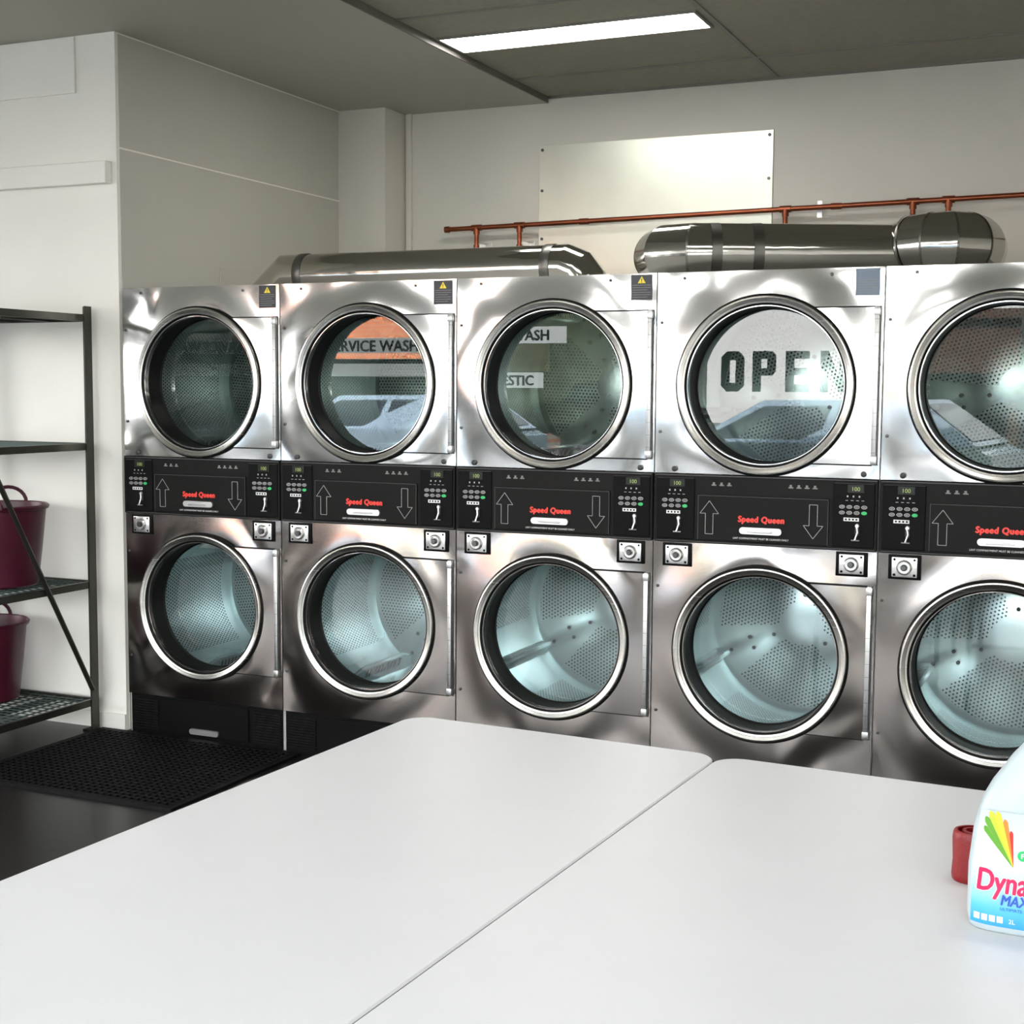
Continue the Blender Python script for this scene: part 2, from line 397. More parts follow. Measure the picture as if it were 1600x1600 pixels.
# OPEN in heavy block capitals
def blockletter(name,polys,x,parent):
    g=G()
    for p in polys: g.prism([(x+a,1.50+b) for a,b in p],ys-.001,ys+.001)
    return g.obj(name,[M['signdark']],parent)
wo=empty("window_lettering",(0,0,0),"large dark block capitals stuck on the shop window glass","sign")
h=.34; w_=.20; s=.075; c=.05
def R(a0,a1,b0,b1): return [(a0,b0),(a1,b0),(a1,b1),(a0,b1)]
O=[[(c,0),(w_-c,0),(w_,c),(s,c+.02) ] ,[(0,c),(c,0),(w_,c),(s,s)],R(0,s,c,h-c),R(w_-s,w_,c,h-c),[(0,h-c),(w_,h-c),(w_-c,h),(c,h)],[(c,0),(w_-c,0),(w_,c),(0,c)],R(s,w_-s,c-.001,s),R(s,w_-s,h-s,h-c+.001)]
O=O[2:]
P_=[R(0,s,0,h),R(s,w_-.03,h-.065,h),R(s,w_-.03,h*.40,h*.40+.06),[(w_-s,h*.40),(w_-.03,h*.40),(w_,h*.40+.035),(w_,h-.035),(w_-.03,h),(w_-s,h)]]
E=[R(0,s,0,h),R(s,w_,h-.065,h),R(s,w_-.02,h/2-.03,h/2+.03),R(s,w_,0,.065)]
Nn=[R(0,.065,0,h),R(w_-.045,w_+.02,0,h),[(.065,h),(.065,h-.13),(w_-.045,0),(w_-.045,.13)]]
for nm,pl,x in (("letter_o",O,.78),("letter_p",P_,1.05),("letter_e",E,1.33),("letter_n",Nn,1.62)): blockletter("letter",pl,x,wo)
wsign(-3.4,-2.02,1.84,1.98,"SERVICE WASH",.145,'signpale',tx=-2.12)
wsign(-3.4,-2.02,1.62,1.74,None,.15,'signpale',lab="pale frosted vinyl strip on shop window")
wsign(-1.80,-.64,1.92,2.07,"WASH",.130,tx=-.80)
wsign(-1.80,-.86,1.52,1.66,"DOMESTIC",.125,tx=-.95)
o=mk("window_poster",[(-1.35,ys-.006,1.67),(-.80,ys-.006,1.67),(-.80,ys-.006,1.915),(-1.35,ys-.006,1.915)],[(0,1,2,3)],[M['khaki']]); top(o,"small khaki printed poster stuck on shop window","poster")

# ---------------------------------------------------------------- street
struct(G().box(-60,60,-60,YF-.2,-.25,-.05).box(-60,XL-.2,YF-.2,40,-.25,-.05).obj("ground",[M['asphalt']]))
o=G().box(-17,-10,-30,-24,-.05,4.0,0).box(-16.5,-10.5,-24.1,-24,0,2.2,1).box(-17.2,-9.8,-24.4,-23.8,3.9,4.1,1).obj("brick_shop_building",[M['brick'],M['shopwhite']]); top(o,"low red brick shop building across the street","building")
o=G().box(-.2,1.9,-30,-25,-.05,3.1,0).box(0,1.7,-25.1,-25,0,1.9,1).box(-.3,2.0,-25.4,-24.8,3.0,3.2,0).obj("brick_shop_building",[M['brickdark'],M['cardark']]); top(o,"small dark brick building with dark shopfront glass","building")
o=G().box(8,20,-31,-25,-.05,4.2,0).box(9,19,-25.1,-25,0,2.4,1).box(7.8,20.2,-25.4,-24.8,4.0,4.3,0).obj("pale_shop_building",[M['shopwhite'],M['cardark']]); top(o,"pale shop building with dark shopfront glass","building")
for x,y,r in ((-5.6,-19,1.5),(3.9,-24,1.7)):  # second tree is added to darken the reflection in the last dryer door
    t=empty("street_tree",(x,y,-.05),"leafy green street tree on the footpath","tree",group="street trees")
    G().tube([(0,0,0),(.05,0,1.2),(0,.05,2.4)],[.14,.11,.08],10).obj("trunk",[M['darktrim']],t,True)
    bm=bmesh.new(); bmesh.ops.create_icosphere(bm,subdivisions=3,radius=r)
    for v in bm.verts: v.co*=1+random.uniform(-.16,.16)
    for v in bm.verts: v.co.z=v.co.z*.95+1.2+r*.6
    me=bpy.data.meshes.new("foliage"); bm.to_mesh(me); bm.free(); me.materials.append(M['leaf'])
    f=bpy.data.objects.new("foliage",me); COL.objects.link(f); f.parent=t
def car(x,y,rz):
    c=empty("parked_car",(x,y,-.05),"silver blue hatchback parked at the kerb","car",rz)
    prof=[(-2.0,.35),(-2.05,.75),(-1.9,.95),(-1.0,1.02),(1.75,1.05),(2.0,.95),(2.05,.35)]
    G().prism(prof,-.82,.82,'y',0).obj("body",[M['carpaint']],c,True)
    b=[(-1.15,1.0),(-.35,1.46),(1.25,1.48),(1.85,1.04)]
    ins=[(-.95,1.06),(-.33,1.40),(1.18,1.42),(1.62,1.07)]
    v=[]
    for sy in (-1,1):
        for i,(px,pz) in enumerate(b): v.append((px,sy*(.80 if i in(0,3) else .62),pz))
    f=[(0,1,2,3),(7,6,5,4),(1,5,6,2),(0,4,5,1),(2,6,7,3)]
    mk("cabin",v,f,[M['carpaint']],c,False)
    for sy in (-1,1):
        for a_,b_ in ((0,.48),(.53,1)):
            def lp(i,j,t): return (ins[i][0]+(ins[j][0]-ins[i][0])*t, ins[i][1]+(ins[j][1]-ins[i][1])*t)
            q=[lp(0,3,a_),lp(1,2,a_),lp(1,2,b_),lp(0,3,b_)]
            mk("side_window",[(x_,sy*(.80-(z_-1.0)*.39+.006),z_) for x_,z_ in q],[(0,1,2,3)],[M['cardark']],c)
    mk("windscreen",[(-1.09,-.70,1.05),(-.42,-.56,1.435),(-.42,.56,1.435),(-1.09,.70,1.05)],[(0,1,2,3)],[M['cardark']],c)
    mk("rear_window",[(1.80,-.70,1.09),(1.32,-.56,1.44),(1.32,.56,1.44),(1.80,.70,1.09)],[(0,1,2,3)],[M['cardark']],c)
    for wx in (-1.3,1.3):
        for wy in (-.76,.76):
            G().lathe([(0,-.1),(.2,-.1),(.32,-.1),(.33,-.06),(.33,.06),(.32,.1),(.2,.1),(0,.1)],(wx,wy,.33),'y',28).obj("wheel",[M['tyre']],c,True)
car(.9,-9.9,0.12)
car(-5.2,-11.5,.05)

# ---------------------------------------------------------------- dryer
GD=.090
def build_dryer():
    d=empty("stacked_dryer",(0,0,0),"stainless steel stacked commercial tumble dryer with two round glass doors","tumble dryer",group="row of stacked dryers")
    g=G(); t=.004
    g.box(0,t,.01,1.02,.0,1.925).box(W-t,W,.01,1.02,.0,1.925).box(t,W-t,1.0,1.02,0,1.925).box(t,W-t,.01,1.0,1.918,1.925).box(t,W-t,.03,1.0,.165,.172).box(t,W-t,.03,1.0,1.06,1.07)
    g.obj("cabinet",[M['cab']],d)
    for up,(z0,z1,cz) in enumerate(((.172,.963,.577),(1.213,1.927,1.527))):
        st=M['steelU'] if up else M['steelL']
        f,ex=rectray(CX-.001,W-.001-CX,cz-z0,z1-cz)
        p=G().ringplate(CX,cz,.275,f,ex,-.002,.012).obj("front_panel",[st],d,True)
        R=.308; hh=.265; xr=.372
        def outline(R,hh,xr):
            xc=math.sqrt(R*R-hh*hh); tc=math.atan2(hh,xc); rf,_=rectray(1,xr,hh,hh)
            def ro(a):
                a2=(a+pi)%(2*pi)-pi
                return rf(a) if abs(a2)<=tc+1e-6 else R
            return ro,[tc,-tc,math.atan2(hh,xr),-math.atan2(hh,xr)]
        ro,ex2=outline(R,hh,xr)
        dr=G().ringplate(CX,cz,.276,ro,ex2,-.013,-.005).obj("door",[st],d,True)
        ro,ex2=outline(R+.004,hh+.0055,xr+.002)
        G().ringplate(CX,cz,.277,ro,ex2,-.0045,-.0025).obj("door_seal",[M['gasket']],dr,True)
        G().lathe([(.3165,-.004),(.3185,-.014),(.315,-.017),(.311,-.014),(.311,-.004)],(CX,0,cz),'y',96).obj("door_gasket",[M['gasket']],dr,True)
        G().lathe([(.3125,-.012),(.3115,-.024),(.3085,-.0285),(.304,-.0295),(.2935,-.0255),(.2925,-.0235),(.2860,-.0215),(.2850,-.016),(.2850,-.002)],(CX,0,cz),'y',128,0).obj("door_ring",[M['ring']],dr,True,sharp=22)
        G().lathe([(.2849,-.020),(.279,-.016),(.277,-.008),(.275,.02),(.273,GD-.004),(.268,GD-.001),(.268,GD+.005),(.275,GD+.007),(.275,-.001)],(CX,0,cz),'y',96,0).obj("door_liner",[M['tunnel']],dr,True)
        G().lathe([(0,GD),(.15,GD),(.2685,GD)],(CX,0,cz),'y',64,0).obj("door_glass",[M['dglass']],dr,True)
        hx=.777
        g=G().box(hx-.008,hx+.008,-.020,-.003,cz-.265,cz+.268,0,.002)
        for q in (-.262,.238): g.box(hx-.011,hx+.011,-.022,-.003,cz+q,cz+q+.026,0,.002)
        for q in range(-5,6): g.box(hx-.0085,hx+.0085,-.0204,-.019,cz+q*.045,cz+q*.045+.0012,1)
        g.box(hx-.013,hx+.013,-.0035,-.0022,cz-.268,cz+.271,1)
        g.obj("hinge",[M['hinge'],M['screw']],dr,True)
        R=.365; y0,y1=GD+.009,.72; seg=96; v=[];fa=[];fm=[];uv=[]
        ysx=[y0,.17,.64,y1]
        for k in range(seg):
            t_=2*pi*k/seg
            for y in ysx: v.append((R*math.cos(t_),y,R*math.sin(t_)))
        for k in range(seg):
            k2=(k+1)%seg; u0=2*pi*k/seg*R; u1=2*pi*(k+1)/seg*R
            for i in range(3):
                fa.append((k*4+i,k2*4+i,k2*4+i+1,k*4+i+1)); uv.append([(u0,ysx[i]),(u1,ysx[i]),(u1,ysx[i+1]),(u0,ysx[i+1])])
                mid=(k*360/seg)%120
                fm.append(1 if (i==1 and 24<mid<96) else 0)
        rs=[0,.085,.335,R]; base=len(v)
        for k in range(seg):
            t_=2*pi*k/seg
            for r_ in rs[1:]: v.append((r_*math.cos(t_),y1-(.015 if r_<.34 else 0),r_*math.sin(t_)))
        cidx=len(v); v.append((0,y1-.03,0))
        for k in range(seg):
            k2=(k+1)%seg; a=base+k*3;b=base+k2*3
            fa.append((cidx,b,a)); fm.append(0)
            mid=((k+.5)*360/seg)%120
            fa.append((a,b,b+1,a+1)); fm.append(1 if 18<mid<102 else 0)
            fa.append((a+1,b+1,b+2,a+2)); fm.append(0)
        for q in fa[len(uv):]: uv.append([(v[i][0],v[i][2]) for i in q])
        for k in range(3):
            for r_,da in ((.12,0),(.22,-6),(.22,6),(.31,0)):
                t_=math.radians(k*120+da); cx_,cz_=r_*math.cos(t_),r_*math.sin(t_); n0=len(v)
                for j in range(10):
                    q=2*pi*j/10; v.append((cx_+.008*math.cos(q),y1-.022,cz_+.008*math.sin(q)))
                fa.append(tuple(range(n0,n0+10))); fm.append(2); uv.append([(0,0)]*10)
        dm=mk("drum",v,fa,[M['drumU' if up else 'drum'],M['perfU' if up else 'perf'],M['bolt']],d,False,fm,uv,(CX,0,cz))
        for p_ in dm.data.polygons: p_.use_smooth = p_.material_index!=2
        dm.data.set_sharp_from_angle(angle=math.radians(40))
        G().lathe([(.276,GD+.0085),(.366,GD+.009)],(0,0,0),'y',64).obj("drum_front",[M['black2']],dm,True)
        for k in range(3):
            t_=math.radians(k*120); c_,s_=math.cos(t_),math.sin(t_)
            prof=[(R+.001,-.030),(R-.028,-.016),(R-.070,-.008),(R-.075,0),(R-.070,.008),(R-.028,.016),(R+.001,.030)]
            vv=[]
            for y,kk in ((.15,0.25),(.26,1),(.60,1),(.70,.6)):
                for r_,w_ in prof:
                    r2=R-(R-r_)*kk; vv.append((r2*c_-w_*s_,y,r2*s_+w_*c_))
            n=len(prof); ff=[]
            for i in range(3):
                for j in range(n-1): ff.append((i*n+j,i*n+j+1,(i+1)*n+j+1,(i+1)*n+j))
            ff+= [tuple(range(n)),tuple(3*n+j for j in range(n-1,-1,-1))]
            g=G().add(vv,ff)
            for s__ in (-1,1):
                for j in range(12):
                    yy_=.275+j*.026; q=[]
                    for dy,rr2 in ((0,.014),(.010,.014),(.010,.055),(0,.055)):
                        r2=R-.012-rr2*.9; w_=s__*(.0215-(rr2/.075)*.0125+.001); q.append((r2*c_-w_*s_,yy_+dy,r2*s_+w_*c_))
                    g.add(q,[(0,1,2,3)],1)
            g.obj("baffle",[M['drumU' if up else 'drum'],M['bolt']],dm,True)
    for lx in (.090,.713):
        cz=.918
        g=G().box(lx-.054,lx+.054,-.008,-.002,cz-.042,cz+.042,0,.002).box(lx-.042,lx+.042,-.012,-.008,cz-.034,cz+.034,1,.002)
        g.lathe([(.026,-.012),(.026,-.018),(.020,-.024),(.017,-.024),(.017,-.017),(0,-.017)],(lx,0,cz),'y',28,1)
        g.lathe([(.011,-.017),(.011,-.027),(.008,-.030),(0,-.030)],(lx,0,cz),'y',20,2)
        for a in (-1,1):
            for b in (-1,1): g.disc(.0045,(lx+a*.033,-.0125,cz+b*.026),'y',10,0)
        g.obj("lock",[M['black2'],M['silver'],M['screw']],d,True)
    g=G().box(.001,W-.001,-.010,.010,.965,1.211,0,.003).box(.006,W-.006,-.0115,-.009,1.205,1.208,1).box(.006,W-.006,-.0115,-.009,.968,.970,1)
    cp=g.obj("control_panel",[M['black'],M['edge']],d)
    for sx in (.012,.645):
        g=G().box(sx,sx+.142,-.014,-.009,.976,1.198,0,.003)
        g.box(sx+.003,sx+.139,-.0145,-.0138,1.1955,1.1965,1)
        g.box(sx+.05,sx+.105,-.0165,-.013,1.165,1.192,2)
        g.obj("controller",[M['black2'],M['edge'],M['lcd']],cp)
        text("display_digits","100",.020,(sx+.062,-.0172,1.171),M['digit'],cp)
        g=G()
        for r_ in range(2):
            for c_ in range(4):
                x=sx+.032+c_*.025; z=1.116-r_*.020
                n=12; poly=[(x+.0098*math.cos(2*pi*j/n),z+.0062*math.sin(2*pi*j/n)) for j in range(n)]
                g.prism(poly,-.018,-.013,'y',1 if (c_==3 and r_==1) else 0)
                if not(c_==3 and r_==1):
                    poly=[(x+.0078*math.cos(2*pi*j/n),z+.0044*math.sin(2*pi*j/n)) for j in range(n)]
                    g.prism(poly,-.0184,-.0178,'y',2)
                    g.box(x-.004,x+.004,-.0188,-.0183,z-.0008,z+.0008,0)
        for c_ in range(3): g.box(sx+.047+c_*.020,sx+.052+c_*.020,-.0148,-.014,1.149,1.155,0)
        for c_ in range(4): g.box(sx+.043+c_*.018,sx+.052+c_*.018,-.0148,-.014,1.137,1.139,0)
        g.obj("keypad",[M['key'],M['green'],M['edge']],cp)
        g=G().box(sx+.038,sx+.090,-.0155,-.0135,1.067,1.079,0)
        for c_ in range(4): g.box(sx+.043+c_*.012,sx+.049+c_*.012,-.0158,-.0154,1.070,1.076,1)
        g.obj("price_strip",[M['white'],M['black2']],cp)
        g=G().box(sx+.078,sx+.092,-.018,-.013,1.02,1.058,1,.002).lathe([(.0,-.022),(.006,-.022),(.008,-.018),(.008,-.013)],(sx+.085,0,1.052),'y',16,0)
        g.tube([(sx+.085,-.020,1.05),(sx+.088,-.024,1.03),(sx+.080,-.026,1.004)],.0030,8,0).tube([(sx+.066,-.020,1.002),(sx+.094,-.020,1.002)],.0025,8,0)
        g.obj("coin_lever",[M['silver'],M['edge']],cp,True)
    g=G().box(.166,.633,-.016,-.009,.976,1.140,0,.003)
    for a,b in ((.168,.1695),(.6295,.631)): g.box(a,b,-.0166,-.0155,.979,1.137,1)
    g.box(.168,.631,-.0166,-.0155,1.136,1.1375,1)
    lc=g.obj("lint_compartment_door",[M['black'],M['edge']],cp)
    n=20; hx0,hx1,hz0,hz1=.322,.472,1.006,1.030; r_=.012
    poly=[]
    for (ax,az,st) in ((hx1-r_,hz1-r_,0),(hx0+r_,hz1-r_,90),(hx0+r_,hz0+r_,180),(hx1-r_,hz0+r_,270)):
        for j in range(6): a=math.radians(st+j*18); poly.append((ax+r_*math.cos(a),az+r_*math.sin(a)))
    G().prism(poly,-.026,-.015,'y').box(.35,.44,-.030,-.025,1.012,1.018,0,.002).obj("handle",[M['silver']],cp)
    text("lettering","Speed Queen",.0300,(.397,-.0172,1.048),M['red'],cp,bold=.0019,align='CENTER',sx=.92,shear=.08,space=1.10)
    text("small_lettering","LINT COMPARTMENT MUST BE CLEANED DAILY",.0092,(.397,-.0172,.987),M['white'],cp,align='CENTER')
    for xs,nn in ((.215,3),(.490,4)):
        g=G()
        for k in range(nn): g.box(xs+k*.028,xs+.017+k*.028,-.0108,-.0098,1.172,1.176).box(xs+.004+k*.028,xs+.012+k*.028,-.0108,-.0098,1.176,1.184)
        g.obj("instruction_print",[M['grey']],cp)
    def arrow(cx,z0,z1,up):
        w=.034; s=.014; hd=.045
        if up: P=[(cx-s,z0),(cx+s,z0),(cx+s,z1-hd),(cx+w,z1-hd),(cx,z1),(cx-w,z1-hd),(cx-s,z1-hd)]
        else: P=[(cx-s,z1),(cx+s,z1),(cx+s,z0+hd),(cx+w,z0+hd),(cx,z0),(cx-w,z0+hd),(cx-s,z0+hd)]
        g=G(); 
        for i in range(len(P)):
            a=Vector((P[i][0],-.0168,P[i][1])); b=Vector((P[(i+1)%len(P)][0],-.0168,P[(i+1)%len(P)][1]))
            g.tube([a,b],.0010,6)
        g.obj("arrow_marking",[M['key']],cp)
    arrow(.210,1.0,1.118,True); arrow(.580,1.0,1.118,False)
    g=G().box(.700,.780,-.004,-.002,1.832,1.922,0)
    g.prism([(.725,1.892),(.755,1.892),(.740,1.917)],-.0046,-.0038,'y',1)
    g.box(.7385,.7415,-.005,-.0044,1.899,1.909,0).box(.7385,.7415,-.005,-.0044,1.894,1.897,0)
    for k in range(6):
        z=1.884-k*.0085; g.box(.706,.774-(.012 if k%3==2 else 0),-.0046,-.0038,z,z+.0018,2)
    g.obj("warning_label",[M['navy'],M['yellow'],M['grey']],d)
    for x,z in ((.10,1.905),(.62,1.905),(.018,1.75),(.018,1.36),(.018,.80),(.018,.34),(.786,.74),(.786,1.60)):
        G().lathe([(.0055,-.002),(.0055,-.005),(.003,-.007),(0,-.007)],(x,0,z),'y',10).obj("screw",[M['screw']],d,True)
    for x in (.075,.745):
        G().lathe([(.010,-.002),(.010,-.008),(.007,-.010),(0,-.010)],(x,0,1.228),'y',14).obj("stud",[M['bolt']],d,True)
    g=G().box(.002,W-.002,.012,.03,0,.170,0).box(.16,.62,.004,.012,.012,.155,0,.003)
    for x0 in (.015,.645):
        for k in range(12): g.box(x0,x0+.135,.006,.0125,.018+k*.0115,.023+k*.0115,1)
    bp_=g.obj("base_panel",[M['black2'],M['black']],d)
    poly=[(x,z-.985) for x,z in poly]
    G().prism(poly,-.006,.004,'y').obj("handle",[M['silver']],bp_)
    return d
d0=build_dryer()
dryers=[d0]+[copy_tree(d0) for _ in range(4)]
rot=[(5,-8),(0,2),(2,30),(42,36),(46,38)]
for i,d in enumerate(dryers):
    d.location=(.8*i+.0015,0,0)
    ds=[c for c in d.children if c.name.startswith("drum")]
    ds.sort(key=lambda o:o.location.z)
    for c,a in zip(ds,(rot[i][1],rot[i][0])): c.rotation_euler=(0,math.radians(a),0)
for c in dryers[3].children:
    if c.name.startswith("warning_label"):
        c.data=c.data.copy()
        c.data.materials[0]=M['bluegrey']; c.data.materials[1]=M['bluegrey']; c["label"]="blue-grey printed notice"

# ---------------------------------------------------------------- ducts and pipes
r=.096; zc=1.930+r+.008
du=empty("exhaust_duct",(0,0,0),"round galvanised exhaust duct lying along the dryer tops","duct",group="exhaust ducts")
def mitred(path,r,seg=40):
    P=[Vector(p) for p in path]; v=[]
    for i,p in enumerate(P):
        if i==0 or i==len(P)-1: pn=Vector((0,0,1)); d=(P[1]-P[0]).normalized() if i==0 else (P[-1]-P[-2]).normalized()
        else:
            a=(p-P[i-1]).normalized(); b=(P[i+1]-p).normalized(); pn=(a+b).normalized(); d=a
        u=Vector((0,1,0)); w=d.cross(u).normalized()
        for j in range(seg):
            t=2*pi*j/seg; q=p+u*r*math.cos(t)+w*r*math.sin(t)
            den=d.dot(pn)
            q=q-d*((q-p).dot(pn)/den); v.append(q)
    f=[]
    for i in range(len(P)-1):
        for j in range(seg): f.append((i*seg+j,i*seg+(j+1)%seg,(i+1)*seg+(j+1)%seg,(i+1)*seg+j))
    return v,f
v,f=mitred([(.205,.8,1.932),(.325,.8,zc),(1.725,.8,zc),(1.780,.8,zc-.022),(1.812,.8,zc-.062),(1.818,.8,1.932)],r)
G().add(v,f).obj("duct_pipe",[M['galv']],du,True,sharp=11)
for x in (.42,1.66): G().lathe([(r+.002,-.022),(r+.004,-.019),(r+.004,.019),(r+.002,.022)],(x,.8,zc),'x',40).obj("duct_band",[M['galvband']],du,True)
r=.112; zc=1.927+r+.006
du=empty("exhaust_duct",(0,0,0),"fat round galvanised exhaust duct with elbows on dryer tops","duct",group="exhaust ducts")
p1=[(2.20,1.0,zc),(2.19,.80,zc),(2.21,.63,zc),(2.27,.53,zc),(2.38,.50,zc),(3.13,.82,zc),(3.20,.85,zc)]
G().tube(p1,r,40).obj("duct_pipe",[M['galv']],du,True,sharp=11)
ze=zc+.022
p2=[(3.13,.825,zc+.006),(3.18,.795,ze),(3.245,.765,ze),(3.315,.765,ze),(3.365,.805,ze),(3.385,.87,ze),(3.385,1.0,ze)]
G().tube(p2,[r+.003,r+.010,r+.012,r+.012,r+.012,r+.010,r+.006],40).obj("duct_elbow",[M['galv']],du,True,sharp=11)
def seam(P,i,r):
    a=Vector(P[i-1]); b=Vector(P[i]); c=Vector(P[i+1]); t=((b-a).normalized()+(c-b).normalized()).normalized()
    G().tube([b-t*.004,b+t*.004],r,40,cap=False).obj("duct_seam",[M['galvband']],du,True)
for i in (2,3,4): seam(p1,i,r+.003)
for i in (1,2,3,4): seam(p2,i,r+.0155)
for s in (.10,.30):
    a=Vector((2.38,.50,zc)).lerp(Vector((3.12,.82,zc)),s); dirv=(Vector((.74,.32,0))).normalized()
    G().tube([a-dirv*.02,a+dirv*.02],r+.003,40,cap=False).obj("duct_band",[M['galvband']],du,True)

cpipe=empty("copper_gas_pipe",(0,YB,0),"long copper pipe with short drops fixed along back wall","pipe")
yy=-.081
def pz(x): return 2.362+(x-.56)*.0135
g=G().tube([(.555,yy,pz(.555)),(6.5,yy,pz(6.5))],.0125,16)
g.tube([(.555,yy,pz(.555)),(.58,yy,pz(.58))],.017,16)
for x in (1.33,2.62): g.tube([(x,yy,pz(x)),(x+.05,yy,pz(x))],.016,16)
g.obj("pipe_run",[M['copper']],cpipe,True)
for x,dz in ((.743,.12),(.993,.13),(2.40,.42),(3.0,.42),(3.16,.42),(5.0,.4)):
    g=G().tube([(x-.028,yy,pz(x)),(x+.028,yy,pz(x))],.017,16).tube([(x,yy,pz(x)),(x,yy,pz(x)-.035)],.017,16).tube([(x,yy,pz(x)-.03),(x,yy,pz(x)-dz)],.0125,14)
    g.tube([(x,yy,pz(x)-dz+.03),(x,yy,pz(x)-dz)],.017,14)
    g.obj("pipe_drop",[M['copper']],cpipe,True)
    g=G().box(x-.018,x+.018,yy-.002,-.002,pz(x)-.105,pz(x)-.085).box(x+.01,x+.055,-.006,-.001,pz(x)-.115,pz(x)-.075,0,.002)
    g.obj("pipe_bracket",[M['silver']],cpipe)
for x in (2.55,3.6):
    G().box(x-.008,x+.008,yy+.012,-.002,pz(x)-.006,pz(x)+.006).box(x-.012,x+.012,-.005,-.001,pz(x)-.04,pz(x)+.04).obj("pipe_bracket",[M['silver']],cpipe)
sh=empty("galvanised_wall_sheet",(0,YB,0),"dull galvanised metal sheet screwed onto back wall","metal sheet")
G().box(1.07,2.317,-.008,0,1.95,2.785,0,.002).obj("sheet",[M['sheet']],sh)
for x in (1.09,2.297):
    for z in (2.76,2.55,2.30,2.1): G().lathe([(.008,-.008),(.008,-.012),(0,-.013)],(x,0,z),'y',10).obj("screw",[M['screw']],sh)

# ---------------------------------------------------------------- ceiling lights
def troffer(x,y,n):
    t=empty("ceiling_light",(x,y,ZT),"long recessed fluorescent ceiling panel, switched on","ceiling light",group="ceiling lights")
    G().box(0,1.17,0,.012,-.012,-.001).box(0,1.17,.258,.27,-.012,-.001).box(0,.012,.012,.258,-.012,-.001).box(1.158,1.17,.012,.258,-.012,-.001).obj("light_frame",[M['tbar']],t)
    G().box(.012,1.158,.012,.258,-.010,-.002).obj("diffuser",[M['troffer']],t)
for x,y in ((1.135,.725),(1.135,-1.7),(3.57,-2.4),(1.135,-4.1),(3.57,-4.9)): troffer(x,y,0)  # only the first panel is in view; others added to brighten the room

# ---------------------------------------------------------------- shelving
sx0,sx1,sy0,sy1=-.78,-.125,-1.0,-.05
sr=empty("shelving_rack",(0,0,0),"dark metal four tier rack with wire shelves","shelving")
for x in (sx0,sx1):
    for y in (sy0,sy1):
        ix=1 if x==sx0 else -1; iy=1 if y==sy0 else -1
        g=G().box(min(x,x+ix*.045),max(x,x+ix*.045),min(y,y+iy*.003),max(y,y+iy*.003),0,1.85).box(min(x,x+ix*.003),max(x,x+ix*.003),min(y,y+iy*.045),max(y,y+iy*.045),0,1.85)
        for k in range(30):
            z=.05+k*.06; g.box(x+ix*.018,x+ix*.028,y-(.0005 if iy>0 else -.0005)-.0003,y+.0003-(.0005 if iy>0 else -.0005),z,z+.025,1)
        g.box(min(x-ix*.003,x+ix*.05),max(x-ix*.003,x+ix*.05),min(y-iy*.003,y+iy*.05),max(y-iy*.003,y+iy*.05),0,.01,1)
        g.obj("post",[M['rack'],M['black2']],sr)
for z in (.145,.665,1.265,1.815):
    g=G().box(sx0+.004,sx1-.004,sy0+.004,sy0+.018,z-.03,z).box(sx0+.004,sx1-.004,sy1-.018,sy1-.004,z-.03,z).box(sx0+.004,sx0+.018,sy0,sy1,z-.03,z).box(sx1-.018,sx1-.004,sy0+.01,sy1-.01,z-.03,z)
    for k in range(1,24):
        y=sy0+.018+(sy1-sy0-.036)*k/24; g.box(sx0+.018,sx1-.018,y-.0022,y+.0022,z-.006,z-.002,1)
    for k in range(1,12):
        x=sx0+.018+(sx1-sx0-.036)*k/12; g.box(x-.0025,x+.0025,sy0+.018,sy1-.018,z-.011,z-.006,1)
    for k in (1,2): 
        x=sx0+(sx1-sx0)*k/3; g.box(x-.008,x+.008,sy0+.018,sy1-.018,z-.028,z-.011)
    g.obj("wire_shelf",[M['rack'],M['mesh']],sr)
G().tube([(sx1+.006,-.095,.19),(sx1+.006,-.99,1.80)],.011,8).obj("brace",[M['rack']],sr)
def tub(x,y,z,h,rt,rb,name="laundry_tub"):
    t=empty(name,(x,y,z),"plum coloured flexible plastic laundry tub on wire shelf","laundry tub",group="plum laundry tubs")
    g=G().lathe([(0,.004),(rb-.01,.0),(rb,.008),(rb+(rt-rb)*.5,h*.5),(rt-.004,h-.02),(rt+.006,h-.018),(rt+.010,h-.006),(rt+.004,h),(rt-.004,h-.004),(rb+(rt-rb)*.5-.006,h*.5),(rb-.006,.014),(0,.012)],(0,0,0),'z',56)
    g.obj("tub_body",[M['plum']],t,True)
    for s in (-1,1):
        P=[]
        for k in range(13):
            a=pi*k/12; P.append((s*.0+.075*math.cos(a),s*(rt+.002),h-.008+.066*math.sin(a)))
        ca=math.radians(30)
        P=[(px*math.cos(ca)-py*math.sin(ca),px*math.sin(ca)+py*math.cos(ca),pz_) for px,py,pz_ in P]
        G().tube(P,.008,10).obj("handle",[M['plum']],t,True)
    return t
tub(-.405,-.34,.6652,.345,.205,.165)
tub(-.565,-.28,.1452,.345,.19,.15)

# ---------------------------------------------------------------- mat
g=G(); mx0,mx1,my0,my1=-.12,.905,-.88,-.035
g.box(mx0,mx1,my0,my1,0,.004).box(mx0,mx1,my0,my0+.03,.004,.011).box(mx0,mx1,my1-.03,my1,.004,.011).box(mx0,mx0+.03,my0+.03,my1-.03,.004,.011).box(mx1-.03,mx1,my0+.03,my1-.03,.004,.011)
nx,ny=30,25
for i in range(nx+1):
    x=mx0+.03+(mx1-mx0-.06)*i/nx; g.box(x-.004,x+.004,my0+.03,my1-.03,.004,.012)
for j in range(ny+1):
    y=my0+.03+(my1-my0-.06)*j/ny; g.box(mx0+.03,mx1-.03,y-.004,y+.004,.004,.0115)
o=g.obj("rubber_floor_mat",[M['mat']]); top(o,"black rubber anti-fatigue mat with holes on dark floor","floor mat")

